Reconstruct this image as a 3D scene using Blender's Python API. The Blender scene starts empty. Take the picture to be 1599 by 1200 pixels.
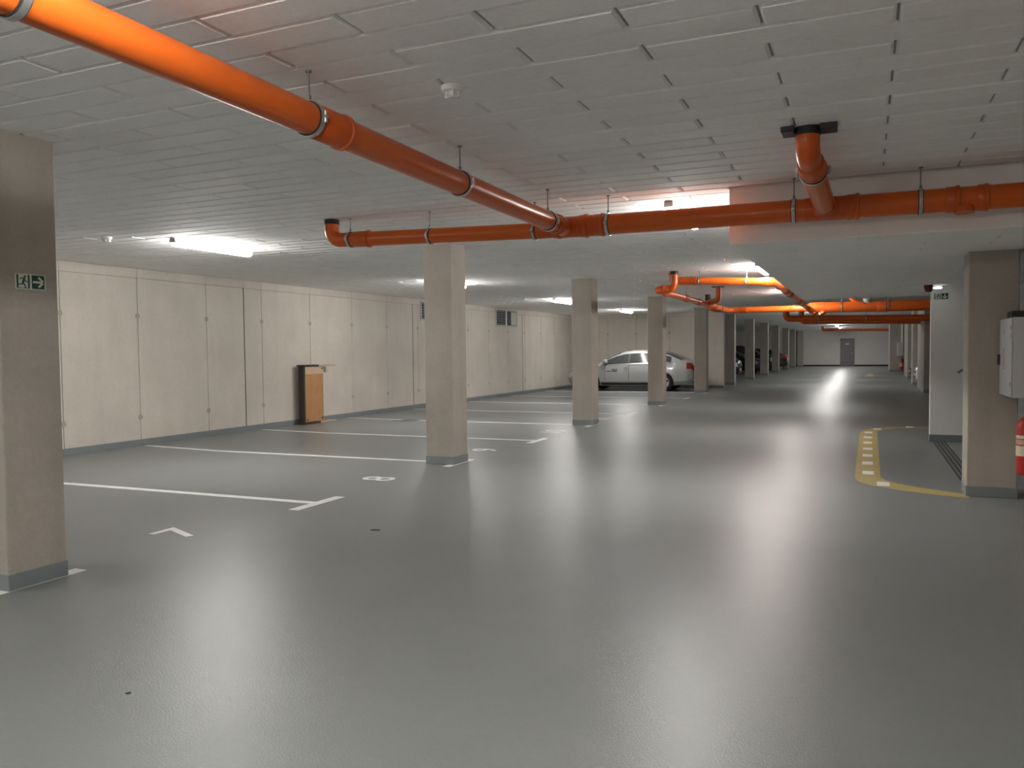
import bpy, bmesh, math, random
from mathutils import Vector, Matrix
random.seed(7)
scene = bpy.context.scene
C = scene.collection
PI = math.pi

# ------------------------------------------------------------------ camera
H = 1.46
cam_d = bpy.data.cameras.new('camera'); cam = bpy.data.objects.new('camera', cam_d); C.objects.link(cam)
cam_d.sensor_fit = 'HORIZONTAL'; cam_d.sensor_width = 36.0; cam_d.lens = 28.4727
cam_d.clip_start = 0.05; cam_d.clip_end = 300
yaw, pitch, roll = -4.11936071e-01, 4.05133037e-02, 1.09156644e-02
fwd = Vector((math.sin(yaw)*math.cos(pitch), math.cos(yaw)*math.cos(pitch), -math.sin(pitch)))
rgt = Vector((math.cos(yaw), -math.sin(yaw), 0)); dwn = fwd.cross(rgt)
r2 = rgt*math.cos(roll) + dwn*math.sin(roll); d2 = -rgt*math.sin(roll) + dwn*math.cos(roll)
m = Matrix((r2, -d2, -fwd)).transposed().to_4x4(); m.translation = Vector((0, 0, H))
cam.matrix_world = m
scene.camera = cam

# ------------------------------------------------------------------ world, exposure
w = bpy.data.worlds.new('world'); scene.world = w; w.use_nodes = True
w.node_tree.nodes['Background'].inputs[0].default_value = (0.01, 0.01, 0.01, 1)
w.node_tree.nodes['Background'].inputs[1].default_value = 0.2
scene.view_settings.view_transform = 'Standard'
scene.view_settings.look = 'None'
scene.view_settings.exposure = 1.46
scene.cycles.diffuse_bounces = 5
scene.view_settings.gamma = 1.0
scene.view_settings.use_curve_mapping = False
LAMP = 42.0          # emission strength of the tube lamps
LAMP_COL = (1.0, 0.972, 0.935)

# main dimensions
ZC, ZL = 2.85, 2.37          # ceiling, lowered ceiling
XW = -10.75                  # left wall
YC = 30.9                    # cross wall that closes the left bays
YF = 68.5                    # far wall
XR, XB = 1.42, 6.9           # near right wall, far right wall
YB = -6.0                    # wall behind the camera

# ------------------------------------------------------------------ materials
def mat(name, col, rough=0.6, var=0.0, vscale=3.0, bump=0.0, bscale=80.0, metal=0.0, spec=0.5, emit=None, coat=0.0, stain=0.0, objvar=0.0, streak=0.0):
    M_ = bpy.data.materials.new(name); M_.use_nodes = True
    nt = M_.node_tree; N = nt.nodes; L = nt.links; P = N['Principled BSDF']
    P.inputs['Base Color'].default_value = (*col, 1); P.inputs['Roughness'].default_value = rough
    P.inputs['Metallic'].default_value = metal; P.inputs['Specular IOR Level'].default_value = spec
    if coat: P.inputs['Coat Weight'].default_value = coat; P.inputs['Coat Roughness'].default_value = 0.08
    if emit:
        P.inputs['Emission Color'].default_value = (*emit[0], 1); P.inputs['Emission Strength'].default_value = emit[1]
    tc = N.new('ShaderNodeTexCoord'); geo = N.new('ShaderNodeNewGeometry')
    src = None
    if var or stain or objvar or streak:
        cur = N.new('ShaderNodeRGB'); cur.outputs[0].default_value = (*col, 1); cur = cur.outputs[0]
        def mul(fac_out, lo, hi, cur):
            mr = N.new('ShaderNodeMapRange'); L.new(fac_out, mr.inputs[0])
            mr.inputs[1].default_value = 0.3; mr.inputs[2].default_value = 0.7
            mr.inputs[3].default_value = lo; mr.inputs[4].default_value = hi
            vm = N.new('ShaderNodeVectorMath'); vm.operation = 'SCALE'
            L.new(cur, vm.inputs[0]); L.new(mr.outputs[0], vm.inputs['Scale']); return vm.outputs[0]
        if var:
            n = N.new('ShaderNodeTexNoise'); n.inputs['Scale'].default_value = vscale; n.inputs['Detail'].default_value = 6; n.inputs['Roughness'].default_value = 0.6
            L.new(geo.outputs['Position'], n.inputs['Vector']); cur = mul(n.outputs['Fac'], 1-var, 1+var, cur)
        if streak:
            mp = N.new('ShaderNodeMapping'); mp.inputs['Scale'].default_value = (4, 4, 0.35); L.new(geo.outputs['Position'], mp.inputs[0])
            n = N.new('ShaderNodeTexNoise'); n.inputs['Scale'].default_value = 1.0; n.inputs['Detail'].default_value = 5
            L.new(mp.outputs[0], n.inputs['Vector']); cur = mul(n.outputs['Fac'], 1-streak, 1+streak, cur)
        if stain:
            n = N.new('ShaderNodeTexNoise'); n.inputs['Scale'].default_value = 38; n.inputs['Detail'].default_value = 3
            L.new(geo.outputs['Position'], n.inputs['Vector']); cur = mul(n.outputs['Fac'], 1-stain, 1+stain, cur)
        if objvar:
            oi = N.new('ShaderNodeObjectInfo'); mr = N.new('ShaderNodeMapRange'); L.new(oi.outputs['Random'], mr.inputs[0])
            mr.inputs[3].default_value = 1-objvar; mr.inputs[4].default_value = 1+objvar
            vm = N.new('ShaderNodeVectorMath'); vm.operation = 'SCALE'; L.new(cur, vm.inputs[0]); L.new(mr.outputs[0], vm.inputs['Scale']); cur = vm.outputs[0]
        L.new(cur, P.inputs['Base Color'])
    if bump:
        n = N.new('ShaderNodeTexNoise'); n.inputs['Scale'].default_value = bscale; n.inputs['Detail'].default_value = 3
        L.new(geo.outputs['Position'], n.inputs['Vector'])
        b = N.new('ShaderNodeBump'); b.inputs['Strength'].default_value = bump; b.inputs['Distance'].default_value = 0.004
        L.new(n.outputs['Fac'], b.inputs['Height']); L.new(b.outputs[0], P.inputs['Normal'])
    return M_

MT = {}
MT['floor'] = mat('floor_epoxy', (0.207, 0.22, 0.215), 0.335, var=0.06, vscale=0.7, bump=0.3, bscale=110, spec=0.33, stain=0.03)
MT['skirt'] = mat('skirting_paint', (0.21, 0.24, 0.245), 0.4, var=0.05, vscale=2, bump=0.2, bscale=90)
MT['ceiling'] = mat('ceiling_paint', (0.90, 0.895, 0.885), 0.75, var=0.03, vscale=2, bump=0.5, bscale=220, stain=0.03, objvar=0.02)
MT['groove'] = mat('ceiling_joint', (0.36, 0.35, 0.335), 0.9)
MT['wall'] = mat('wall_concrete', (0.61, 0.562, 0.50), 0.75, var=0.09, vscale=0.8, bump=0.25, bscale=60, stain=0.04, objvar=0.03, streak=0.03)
MT['joint'] = mat('wall_joint', (0.24, 0.215, 0.18), 0.9)
MT['tie'] = mat('tie_hole_mortar', (0.40, 0.365, 0.315), 0.9, var=0.1, vscale=20)
MT['seal'] = mat('joint_sealant', (0.07, 0.065, 0.06), 0.7)
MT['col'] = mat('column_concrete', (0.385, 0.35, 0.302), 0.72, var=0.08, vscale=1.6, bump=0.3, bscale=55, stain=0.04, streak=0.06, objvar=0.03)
MT['white'] = mat('white_paint', (0.87, 0.85, 0.83), 0.7, var=0.02, vscale=1.5, bump=0.15, bscale=90)
MT['far'] = mat('far_wall_paint', (0.62, 0.59, 0.57), 0.7, var=0.03, vscale=0.8)
MT['orange'] = mat('orange_plastic', (0.62, 0.115, 0.012), 0.30, var=0.05, vscale=1.2, spec=0.38)
MT['orange_fit'] = mat('orange_fitting', (0.56, 0.095, 0.011), 0.33, var=0.05, vscale=2, spec=0.38)
MT['steel'] = mat('galvanised_steel', (0.55, 0.55, 0.54), 0.38, metal=0.9, var=0.1, vscale=9)
MT['rubber'] = mat('black_rubber', (0.02, 0.019, 0.018), 0.7)
MT['rod'] = mat('threaded_rod', (0.22, 0.21, 0.20), 0.5, metal=0.6)
MT['line'] = mat('white_line_paint', (0.85, 0.85, 0.82), 0.45, var=0.06, vscale=6, bump=0.1, bscale=120)
MT['yellow'] = mat('yellow_line_paint', (0.46, 0.355, 0.125), 0.45, var=0.08, vscale=5, bump=0.1, bscale=120)
MT['lamp'] = mat('lamp_diffuser', (0.9, 0.9, 0.9), 0.4, emit=(LAMP_COL, LAMP))
MT['lampbody'] = mat('lamp_housing', (0.42, 0.42, 0.41), 0.5)
MT['plastic_white'] = mat('white_plastic', (0.78, 0.78, 0.76), 0.4)
MT['plastic_grey'] = mat('grey_plastic', (0.3, 0.3, 0.3), 0.5)
MT['black'] = mat('black_plastic', (0.015, 0.015, 0.016), 0.45)
MT['green'] = mat('sign_green', (0.006, 0.055, 0.03), 0.5)
MT['signwhite'] = mat('sign_white', (0.62, 0.70, 0.60), 0.5)
MT['cabinet'] = mat('cabinet_enamel', (0.60, 0.60, 0.60), 0.4, var=0.02, vscale=3)
MT['red'] = mat('red_enamel', (0.50, 0.022, 0.015), 0.3, coat=0.3)
MT['alarmred'] = mat('dark_red_plastic', (0.13, 0.008, 0.010), 0.45)
MT['redprint'] = mat('red_print', (0.42, 0.05, 0.03), 0.5)
MT['cream'] = mat('label_cream', (0.68, 0.60, 0.48), 0.5, var=0.1, vscale=40)
MT['wood'] = mat('brown_board', (0.42, 0.215, 0.085), 0.55, var=0.10, vscale=5, streak=0.1)
MT['woodedge'] = mat('board_edge', (0.52, 0.40, 0.29), 0.6, var=0.08, vscale=8)
MT['darkboard'] = mat('dark_board', (0.035, 0.028, 0.025), 0.5)
MT['silver'] = mat('silver_car_paint', (0.44, 0.45, 0.45), 0.28, metal=0.3, coat=0.8)
MT['blackpaint'] = mat('black_car_paint', (0.012, 0.012, 0.014), 0.25, coat=0.8)
MT['darkpaint'] = mat('dark_blue_car_paint', (0.014, 0.016, 0.022), 0.25, coat=0.8)
MT['whitepaint'] = mat('white_car_paint', (0.80, 0.80, 0.78), 0.25, coat=0.8)
MT['glass'] = mat('car_glass', (0.045, 0.05, 0.05), 0.12, spec=0.12)
MT['tyre'] = mat('tyre_rubber', (0.018, 0.018, 0.018), 0.8)
MT['rim'] = mat('wheel_alloy', (0.5, 0.5, 0.5), 0.3, metal=0.8)
MT['trim'] = mat('black_trim', (0.02, 0.02, 0.02), 0.5)
MT['tail'] = mat('tail_lamp_red', (0.45, 0.015, 0.012), 0.15, coat=0.5)
MT['headlamp'] = mat('headlamp_glass', (0.75, 0.77, 0.78), 0.1, coat=0.5)
MT['door'] = mat('grey_door_enamel', (0.165, 0.15, 0.155), 0.5, var=0.03)
MT['ventdark'] = mat('vent_dark', (0.012, 0.013, 0.018), 0.6)
MT['ventblade'] = mat('vent_blade', (0.22, 0.23, 0.25), 0.45, metal=0.3)
MT['ventframe'] = mat('vent_frame', (0.50, 0.48, 0.44), 0.6)
MT['stain'] = mat('floor_patch', (0.13, 0.14, 0.14), 0.5, var=0.15, vscale=12)
MT['emlamp'] = mat('emergency_lamp_glow', (0.9, 0.9, 0.9), 0.4, emit=((0.95, 1.0, 1.0), 1.6))

# ------------------------------------------------------------------ helpers
def link(name, me, mt, parent=None, smooth=False):
    if mt and not me.materials: me.materials.append(MT[mt])
    o = bpy.data.objects.new(name, me); C.objects.link(o)
    if parent: o.parent = parent
    if smooth:
        for p in me.polygons: p.use_smooth = True
        me.set_sharp_from_angle(angle=math.radians(smooth if smooth is not True else 40))
    return o

class MB:
    def __init__(s): s.v = []; s.f = []
    def add(s, vs, fs):
        b = len(s.v); s.v += [tuple(p) for p in vs]; s.f += [tuple(i+b for i in f) for f in fs]; return s
    def box(s, x0, x1, y0, y1, z0, z1):
        return s.add([(x0,y0,z0),(x1,y0,z0),(x1,y1,z0),(x0,y1,z0),(x0,y0,z1),(x1,y0,z1),(x1,y1,z1),(x0,y1,z1)],
                     [(3,2,1,0),(4,5,6,7),(0,1,5,4),(1,2,6,5),(2,3,7,6),(3,0,4,7)])
    def prism(s, poly, fn, t):
        """poly: 2-D outline (counter-clockwise), fn(u,v,d) -> 3-D point, t thickness"""
        n = len(poly); vs = [fn(u, v, 0) for u, v in poly] + [fn(u, v, t) for u, v in poly]
        fs = [tuple(range(n-1, -1, -1)), tuple(range(n, 2*n))] + [(i, (i+1) % n, (i+1) % n+n, i+n) for i in range(n)]
        return s.add(vs, fs)
    def tube(s, pts, r, seg=24, caps=True, r_in=None):
        pts = [Vector(p) for p in pts]; rs = r if isinstance(r, (list, tuple)) else [r]*len(pts)
        t0 = (pts[1]-pts[0]).normalized(); up = Vector((0,0,1)) if abs(t0.z) < 0.9 else Vector((1,0,0))
        nrm = (up - t0*up.dot(t0)).normalized(); rings = []; prev = t0; b0 = len(s.v)
        for i, p in enumerate(pts):
            if i == 0: t = t0
            elif i == len(pts)-1: t = (pts[-1]-pts[-2]).normalized()
            else: t = ((pts[i+1]-p).normalized() + (p-pts[i-1]).normalized()).normalized()
            if t.length < 1e-6: t = prev
            q = prev.rotation_difference(t); nrm = q @ nrm; nrm = (nrm - t*nrm.dot(t)).normalized(); prev = t
            bn = t.cross(nrm)
            s.v += [tuple(p + (nrm*math.cos(a)+bn*math.sin(a))*rs[i]) for a in [2*PI*k/seg for k in range(seg)]]
        for i in range(len(pts)-1):
            for k in range(seg):
                a = b0+i*seg+k; b = b0+i*seg+(k+1) % seg; s.f.append((a, b, b+seg, a+seg))
        if caps:
            s.f.append(tuple(b0+k for k in range(seg-1, -1, -1))); e = b0+(len(pts)-1)*seg; s.f.append(tuple(e+k for k in range(seg)))
        return s
    def mesh(s, name='m'):
        me = bpy.data.meshes.new(name); me.from_pydata(s.v, [], s.f); me.update()
        bm = bmesh.new(); bm.from_mesh(me); bmesh.ops.recalc_face_normals(bm, faces=bm.faces); bm.to_mesh(me); bm.free()
        return me
    def obj(s, name, mt, parent=None, smooth=False): return link(name, s.mesh(name), mt, parent, smooth)

def bevbox(x0, x1, y0, y1, z0, z1, b=0.01, seg=2):
    me = MB().box(x0, x1, y0, y1, z0, z1).mesh(); bm = bmesh.new(); bm.from_mesh(me)
    bmesh.ops.bevel(bm, geom=list(bm.edges), offset=b, segments=seg, affect='EDGES', profile=0.6); bm.to_mesh(me); bm.free(); return me
def thing(name, label, cat, loc=(0,0,0), group=None, rz=0):
    o = bpy.data.objects.new(name, None); C.objects.link(o); o.location = loc; o.rotation_euler = (0,0,rz)
    o.empty_display_size = 0.2; return tag(o, label, cat, group)
def tag(o, label, cat, group=None):
    o['label'] = label; o['category'] = cat
    if group: o['group'] = group
    return o
def struct(o, label=None):
    o['kind'] = 'structure'
    if label: o['label'] = label
    return o
def stuff(o): o['kind'] = 'stuff'; return o
def copy_tree(o, parent=None):
    kids = list(o.children); c = o.copy(); C.objects.link(c); c.parent = parent
    for k in kids: copy_tree(k, c)
    return c
def arc(c, a, b, r, n=6):
    """fillet points at corner c between points a and b with radius r"""
    c, a, b = Vector(c), Vector(a), Vector(b); u = (a-c).normalized(); v = (b-c).normalized()
    ang = u.angle(v); d = r/math.tan(ang/2); p0 = c+u*d; p1 = c+v*d
    bis = (u+v).normalized(); cen = c+bis*(r/math.sin(ang/2)); out = []
    e0, e1 = p0-cen, p1-cen
    for i in range(n+1):
        t = i/n; out.append(cen+(e0.slerp(e1, t, e0)).normalized()*r)
    return out

# ------------------------------------------------------------------ floor and walls
me = MB().box(XW-0.3, XB+0.3, YB-0.3, YF+0.3, -0.15, 0).mesh('floor')
floor = struct(link('floor', me, 'floor'), 'grey glossy epoxy floor of the parking hall')

def panel_wall(name, axis, fixed, sgn, joints, lo, hi, zsplit, label, seals=(), holes=True, skip=()):
    """concrete wall: backing slab + cast panels between recessed joints. axis 'y': runs along Y at X=fixed; sgn: direction the face looks."""
    def bx(mb, a0, a1, d0, d1, z0, z1):
        lo_, hi_ = sorted((fixed+sgn*d0, fixed+sgn*d1))
        return mb.box(lo_, hi_, a0, a1, z0, z1) if axis == 'y' else mb.box(a0, a1, lo_, hi_, z0, z1)
    back = struct(bx(MB(), lo-0.0, hi, -0.3, -0.012, 0, ZC+0.1).obj(name, 'joint'), label)
    edges = [lo]+list(joints)+[hi]; g = 0.006
    for i in range(len(edges)-1):
        a0, a1 = edges[i]+(g if i else 0), edges[i+1]-(g if i < len(edges)-2 else 0)
        if a1-a0 < 0.02: continue
        bx(MB(), a0, a1, -0.012, 0, 0.0, zsplit-0.003).obj('wall_panel', 'wall', back)
        bx(MB(), a0-g*0.6*(i > 0), a1+g*0.6*(i < len(edges)-2), -0.012, 0.004, zsplit+0.003, ZC).obj('wall_top_strip', 'wall', back)
    if holes:
        for j in joints:
            if j in seals or j in skip: continue
            for z in (0.46, 2.09):
                ctr = (fixed+sgn*-0.004, j, z) if axis == 'y' else (j, fixed+sgn*-0.004, z)
                dv = Vector((sgn, 0, 0)) if axis == 'y' else Vector((0, sgn, 0))
                MB().tube([Vector(ctr), Vector(ctr)+dv*0.006], 0.045, 12).obj('tie_hole', 'tie', back)
    for j in seals:
        bx(MB(), j-0.010, j+0.010, -0.02, 0.003, 0.04, ZC).obj('joint_seal', 'seal', back)
    bx(MB(), lo, hi, 0, 0.006, 0, 0.10).obj('skirting', 'skirt', back)
    return back
LJ = [0.9, 2.4, 3.9, 5.4, 6.9, 8.2, 9.575, 11.06, 12.01, 12.50, 13.99, 15.51, 16.99, 18.22, 18.48, 21.4, 22.85, 24.31, 25.53, 25.76, 27.26, 28.64]
wl = panel_wall('wall_left', 'y', XW, 1, LJ, YB, YC, 2.70, 'pale cast concrete wall behind the parking bays', seals=(12.01, 18.22, 25.53))
wc = panel_wall('wall_middle', 'x', YC, -1, [-9.35, -8.2, -6.9, -5.85], XW, -4.86, 2.70, 'pale concrete cross wall behind the silver car')
# end face of the cross wall and plain outer walls
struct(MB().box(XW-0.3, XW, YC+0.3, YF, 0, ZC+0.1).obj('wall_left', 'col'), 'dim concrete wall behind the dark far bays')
wf = struct(MB().box(XW-0.3, XB+0.3, YF, YF+0.3, 0, ZC+0.1).obj('wall_far', 'far'), 'plain pale wall with a door at the far end')
MB().box(-1.72-9.0, -1.80, YF-0.012, YF, 0, 0.12).obj('skirting', 'trim', wf)
MB().box(-0.83, XB, YF-0.012, YF, 0, 0.12).obj('skirting', 'trim', wf)
struct(MB().box(XW-0.3, XB+0.3, YB-0.3, YB, 0, ZC+0.1).obj('wall_back', 'wall'), 'concrete wall behind the camera')
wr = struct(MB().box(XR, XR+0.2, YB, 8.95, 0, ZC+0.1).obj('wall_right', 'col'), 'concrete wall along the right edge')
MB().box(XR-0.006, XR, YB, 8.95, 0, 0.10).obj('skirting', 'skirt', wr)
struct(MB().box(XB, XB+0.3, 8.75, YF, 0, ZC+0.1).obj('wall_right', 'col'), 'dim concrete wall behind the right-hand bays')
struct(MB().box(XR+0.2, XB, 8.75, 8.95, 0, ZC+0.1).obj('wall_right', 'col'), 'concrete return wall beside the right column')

# ------------------------------------------------------------------ ceiling with boards
PITCH, HALF = 0.219, 0.534
E0 = 3.481
ceil = struct(MB().box(XW-0.3, XB+0.3, YB-0.3, YF+0.3, ZC+0.020, ZC+0.20).obj('ceiling', 'groove'), 'white ceiling of long staggered insulation boards')
def board_geo(x0, x1, y0, y1, z, gx=0.006, gy=0.005, ch=0.013, t=0.024):
    a0, a1, b0, b1 = x0+gx, x1-gx, y0+gy, y1-gy
    v = [(a0,b0,z+t),(a1,b0,z+t),(a1,b1,z+t),(a0,b1,z+t),(a0,b0,z+ch),(a1,b0,z+ch),(a1,b1,z+ch),(a0,b1,z+ch),
         (a0+ch,b0+ch,z),(a1-ch,b0+ch,z),(a1-ch,b1-ch,z),(a0+ch,b1-ch,z)]
    fs = [(0,1,5,4),(1,2,6,5),(2,3,7,6),(3,0,4,7),(4,5,9,8),(5,6,10,9),(6,7,11,10),(7,4,8,11),(8,9,10,11)]
    return v, fs
_bd = {}
def board_obj(x0, x1, y0):
    k = round(x1-x0, 3)
    if k not in _bd:
        mb = MB(); mb.add(*board_geo(0, x1-x0, 0, PITCH, 0)); _bd[k] = mb.mesh('ceiling_board'); _bd[k].materials.append(MT['ceiling'])
    o = bpy.data.objects.new('ceiling_board', _bd[k]); C.objects.link(o); o.location = (x0, y0, ZC + random.uniform(-0.0015, 0.0015)); o.parent = ceil
    return o
def in_lower(x, y): return x > -1.1 and 7.3 < y < 16.2
rest = MB(); cand = []
k0 = int((YB-E0)/PITCH)-1; k1 = int((YF-E0)/PITCH)+1
iv = cam.matrix_world.inverted(); FPX = 1264.66
def px(p):
    c = iv @ Vector(p)
    if c.z > -0.05: return None
    return (799.5+FPX*c.x/-c.z, 600-FPX*c.y/-c.z)
for k in range(k0, k1+1):
    y0 = E0+k*PITCH; ph = -0.418 if k % 2 == 0 else -0.952
    n0 = int((XW-ph)/(2*HALF))-2; n1 = int((XB-ph)/(2*HALF))+2
    for n in range(n0, n1+1):
        x0, x1 = ph+n*2*HALF, ph+(n+1)*2*HALF
        x0c, x1c = max(x0, XW), min(x1, XB)
        if x1c-x0c < 0.06: continue
        yc = y0+PITCH/2
        if 7.3-0.05 < yc < 16.2+0.05:
            if x0c >= -1.1: continue
            x1c = min(x1c, -1.1)
            if x1c-x0c < 0.06: continue
        ctr = px(((x0c+x1c)/2, yc, ZC)); vis = False
        if ctr and yc > 1.0:
            pts = [px(p) for p in ((x0c,y0,ZC),(x1c,y0,ZC),(x1c,y0+PITCH,ZC),(x0c,y0+PITCH,ZC))]
            if all(pts):
                xs = [min(max(p[0],0),1599) for p in pts]; ys = [min(max(p[1],0),1200) for p in pts]
                vis = max(xs)-min(xs) > 1 and max(ys)-min(ys) > 1
        if vis and x1c < 1.6: cand.append((yc, x0c, x1c, y0))
        else: rest.add(*board_geo(x0c, x1c, y0, y0+PITCH, ZC))
cand.sort()
for i, (yc, x0, x1, y0) in enumerate(cand):
    if i < 290: board_obj(x0, x1, y0)
    else: rest.add(*board_geo(x0, x1, y0, y0+PITCH, ZC))
me = bpy.data.meshes.new('ceiling_boards'); me.from_pydata(rest.v, [], rest.f); me.update()
stuff(link('ceiling_boards', me, 'ceiling', ceil))

# lowered ceiling over the right of the lane
low = struct(MB().box(-1.1, XB, 7.3, 16.2, ZL+0.012, ZC+0.1).obj('ceiling', 'white'), 'lowered white ceiling block over the right side of the lane')
lb = MB()
for k in range(int(8.9/PITCH)+1):
    y0 = 7.3+k*PITCH; y1 = min(y0+PITCH, 16.2); ph = -0.60 if k % 2 == 1 else -0.06
    if y1-y0 < 0.03: continue
    for n in range(-2, 8):
        x0, x1 = max(ph+n*1.068, -1.1), min(ph+(n+1)*1.068, XB)
        if x1-x0 > 0.05: lb.add(*board_geo(x0, x1, y0, y1, ZL, gx=0.004 if x0 > -1.09 else 0.0, gy=0.0006, ch=0.0015, t=0.014))
me = bpy.data.meshes.new('ceiling_boards'); me.from_pydata(lb.v, [], lb.f); me.update()
stuff(link('ceiling_boards', me, 'ceiling', low))

# ------------------------------------------------------------------ columns
def column(label, x0, x1, y0, y1, z1=ZC, skirt=True, mt='col', name='concrete_column', cat='column', group='concrete columns in the left row'):
    t = thing(name, label, cat, ((x0+x1)/2, (y0+y1)/2, 0), group)
    cx, cy = (x0+x1)/2, (y0+y1)/2; hx, hy = (x1-x0)/2, (y1-y0)/2
    link('shaft', bevbox(-hx, hx, -hy, hy, 0.0, z1+0.01, 0.008, 1), mt, t)
    if skirt:
        sk = link('skirting', bevbox(-hx-0.005, hx+0.005, -hy-0.005, hy+0.005, 0.0, 0.105, 0.004, 1), 'skirt', t)
    return t
ordn = ['square concrete column cut by the left picture edge, with the exit sign', 'square concrete column left of centre, under the orange cross pipe',
        'square concrete column in front of the silver car bonnet', 'square concrete column in front of the silver car rear doors', 'square concrete column covering the tail end of the silver car',
        'dim concrete column beside the end of the concrete cross wall', 'second dim concrete column past the cross wall, just beyond the tall black car',
        'third dim concrete column past the cross wall', 'fourth dim concrete column past the cross wall', 'fifth dim concrete column past the cross wall, beside a dark hatchback',
        'sixth dim concrete column past the cross wall, next to last', 'last concrete column of the left row, against the far wall']
ys = [3.30, 9.22, 15.0, 21.0, 27.3, 33.6, 39.7, 45.8, 51.8, 58.6, 64.4]
for i, y in enumerate(ys): column(ordn[i], -5.265, -4.86, y, y+0.40)
column(ordn[11], -5.0, -4.55, YF-0.42, YF-0.02)
RG = 'concrete columns on the right of the lane'
column('wide concrete column at the right edge behind the grey wall cabinet', 0.905, 1.33, 8.95, 9.35, ZL, group=RG)
column('deep pale concrete pier behind the white car nose', 1.68, 2.10, 28.6, 32.0, group=RG)
column('narrow concrete pier behind the dark car nose', 1.665, 2.10, 34.9, 36.1, group=RG)
column('long white-lit concrete pier far down the right side', 1.79, 2.3, 42.0, 45.6, group=RG)
column('wide far concrete pier carrying a small white box', 1.30, 2.3, 53.3, 56.0, group=RG)
# white end wall with skirting
ww = struct(MB().box(0.91, 3.2, 13.94, 14.12, 0, ZL+0.01).obj('wall_end', 'white'), 'white painted wall end beside the exit opening')
MB().box(0.905, 3.2, 13.933, 13.94, 0, 0.11).obj('skirting', 'skirt', ww)
MB().box(0.903, 0.91, 13.933, 14.12, 0, 0.11).obj('skirting', 'skirt', ww)

# ------------------------------------------------------------------ lamps
def lamp_proto():
    t = thing('strip_lamp', '', 'lamp')
    link('housing', bevbox(-0.042, 0.042, -0.66, 0.66, -0.040, 0.0, 0.006), 'lampbody', t)
    # diffuser: rounded trough
    prof = [(0.062*math.cos(a), -0.060+0.036*math.sin(a)) for a in [PI*0.80+PI*1.40*k/16 for k in range(17)]]
    L_ = 0.64; mb = MB(); n = len(prof)
    st = [(-L_, 0.86), (-L_+0.02, 1.0), (L_-0.02, 1.0), (L_, 0.86)]
    for y, s in st: mb.v += [(x*s, y, -0.06+(z+0.06)*s) for x, z in prof]
    for i in range(3):
        for k in range(n-1): a = i*n+k; mb.f.append((a, a+1, a+1+n, a+n))
    mb.f.append(tuple(range(n))); mb.f.append(tuple(3*n+k for k in range(n)))
    mb.obj('diffuser', 'lamp', t, 50)
    for s in (-1, 1):
        link('end_cap', bevbox(-0.045, 0.045, min(s*0.64, s*0.668), max(s*0.64, s*0.668), -0.058, -0.004, 0.006), 'plastic_grey', t)
        link('clip', bevbox(-0.064, 0.064, s*0.42-0.012, s*0.42+0.012, -0.046, -0.028, 0.003, 1), 'steel', t)
    return t
lp = lamp_proto(); first = [True]
def lamp(x, y, label, group):
    t = lp if first[0] else copy_tree(lp)
    first[0] = False; t.location = (x, y, ZC); tag(t, label, 'lamp', group); return t
GL, GM = 'strip lamps over the left bays', 'strip lamps over the lane'
lamp(-7.55, 7.92, 'glowing strip lamp on the ceiling nearest the left column', GL)
lamp(-7.62, 14.36, 'glowing strip lamp half hidden behind the second column', GL)
lamp(-7.60, 20.9, 'glowing strip lamp just left of the third column', GL)
lamp(-7.62, 27.4, 'glowing strip lamp above the silver car', GL)
lamp(-7.55, 1.3, 'strip lamp over the bay beside the camera, out of view', GL)
lamp(-7.55, -4.6, 'strip lamp over the bay behind the camera, out of view', GL)
lamp(-1.70, 1.35, 'strip lamp over the lane just above the picture, out of view', GM)
lamp(-1.70, -4.6, 'strip lamp over the lane behind the camera, out of view', GM)
lamp(-1.70, 8.25, 'glowing strip lamp behind the near orange cross pipe beside the lowered ceiling', GM)
lamp(-1.62, 14.35, 'glowing strip lamp above the second orange cross pipe', GM)
lamp(-1.62, 20.7, 'glowing strip lamp behind the second set of orange pipes', GM)
for y, l in ((33.2, 'strip lamp over the lane behind the dark red pipes'), (39.5, 'strip lamp over the lane level with the second dim column'),
             (45.8, 'strip lamp over the lane level with the long white-lit pier'), (52.6, 'small bright far strip lamp left of the far door'), (58.9, 'farther strip lamp over the lane past the thin dark pipe'), (64.8, 'last strip lamp over the lane, closest to the far wall')):
    lamp(-1.60, y, l, GM)

# ------------------------------------------------------------------ drain pipes
def clamp(parent, p, d, r, rod_to=ZC, rod=True):
    """pipe clamp: steel band, rubber lining, rod"""
    p = Vector(p); d = Vector(d).normalized()
    c = MB(); c.tube([p-d*0.013, p+d*0.013], r+0.011, 28)
    up = Vector((0,0,1)); up = (up-d*up.dot(d)).normalized(); side = d.cross(up)
    for s in (-1, 1):
        q = p+side*s*(r+0.018); c.tube([q-up*0.028, q+up*0.028], 0.009, 8)
        c.add(*_cube(q, side*0.012, d*0.013, up*0.005))
    band = c.obj('clamp', 'steel', parent, 40)
    MB().tube([p-d*0.019, p+d*0.019], r+0.006, 28).obj('rubber_lining', 'rubber', band, 40)
    if rod:
        top = Vector((p.x, p.y, rod_to)); q = Vector((p.x, p.y, p.z+r+0.005))
        MB().tube([q, q+Vector((0,0,0.03))], 0.010, 8).tube([q, top], 0.005, 8).tube([top-Vector((0,0,0.008)), top], 0.016, 8).obj('rod', 'rod', band, 40)
    return band
def _cube(c, a, b, d):
    vs = [c+sx*a+sy*b+sz*d for sz in (-1,1) for sx, sy in ((-1,-1),(1,-1),(1,1),(-1,1))]
    return vs, [(3,2,1,0),(4,5,6,7),(0,1,5,4),(1,2,6,5),(2,3,7,6),(3,0,4,7)]
def pipe(parent, pts, r, name='pipe', mt='orange', seg=28): return MB().tube(pts, r, seg).obj(name, mt, parent, 40)
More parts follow.
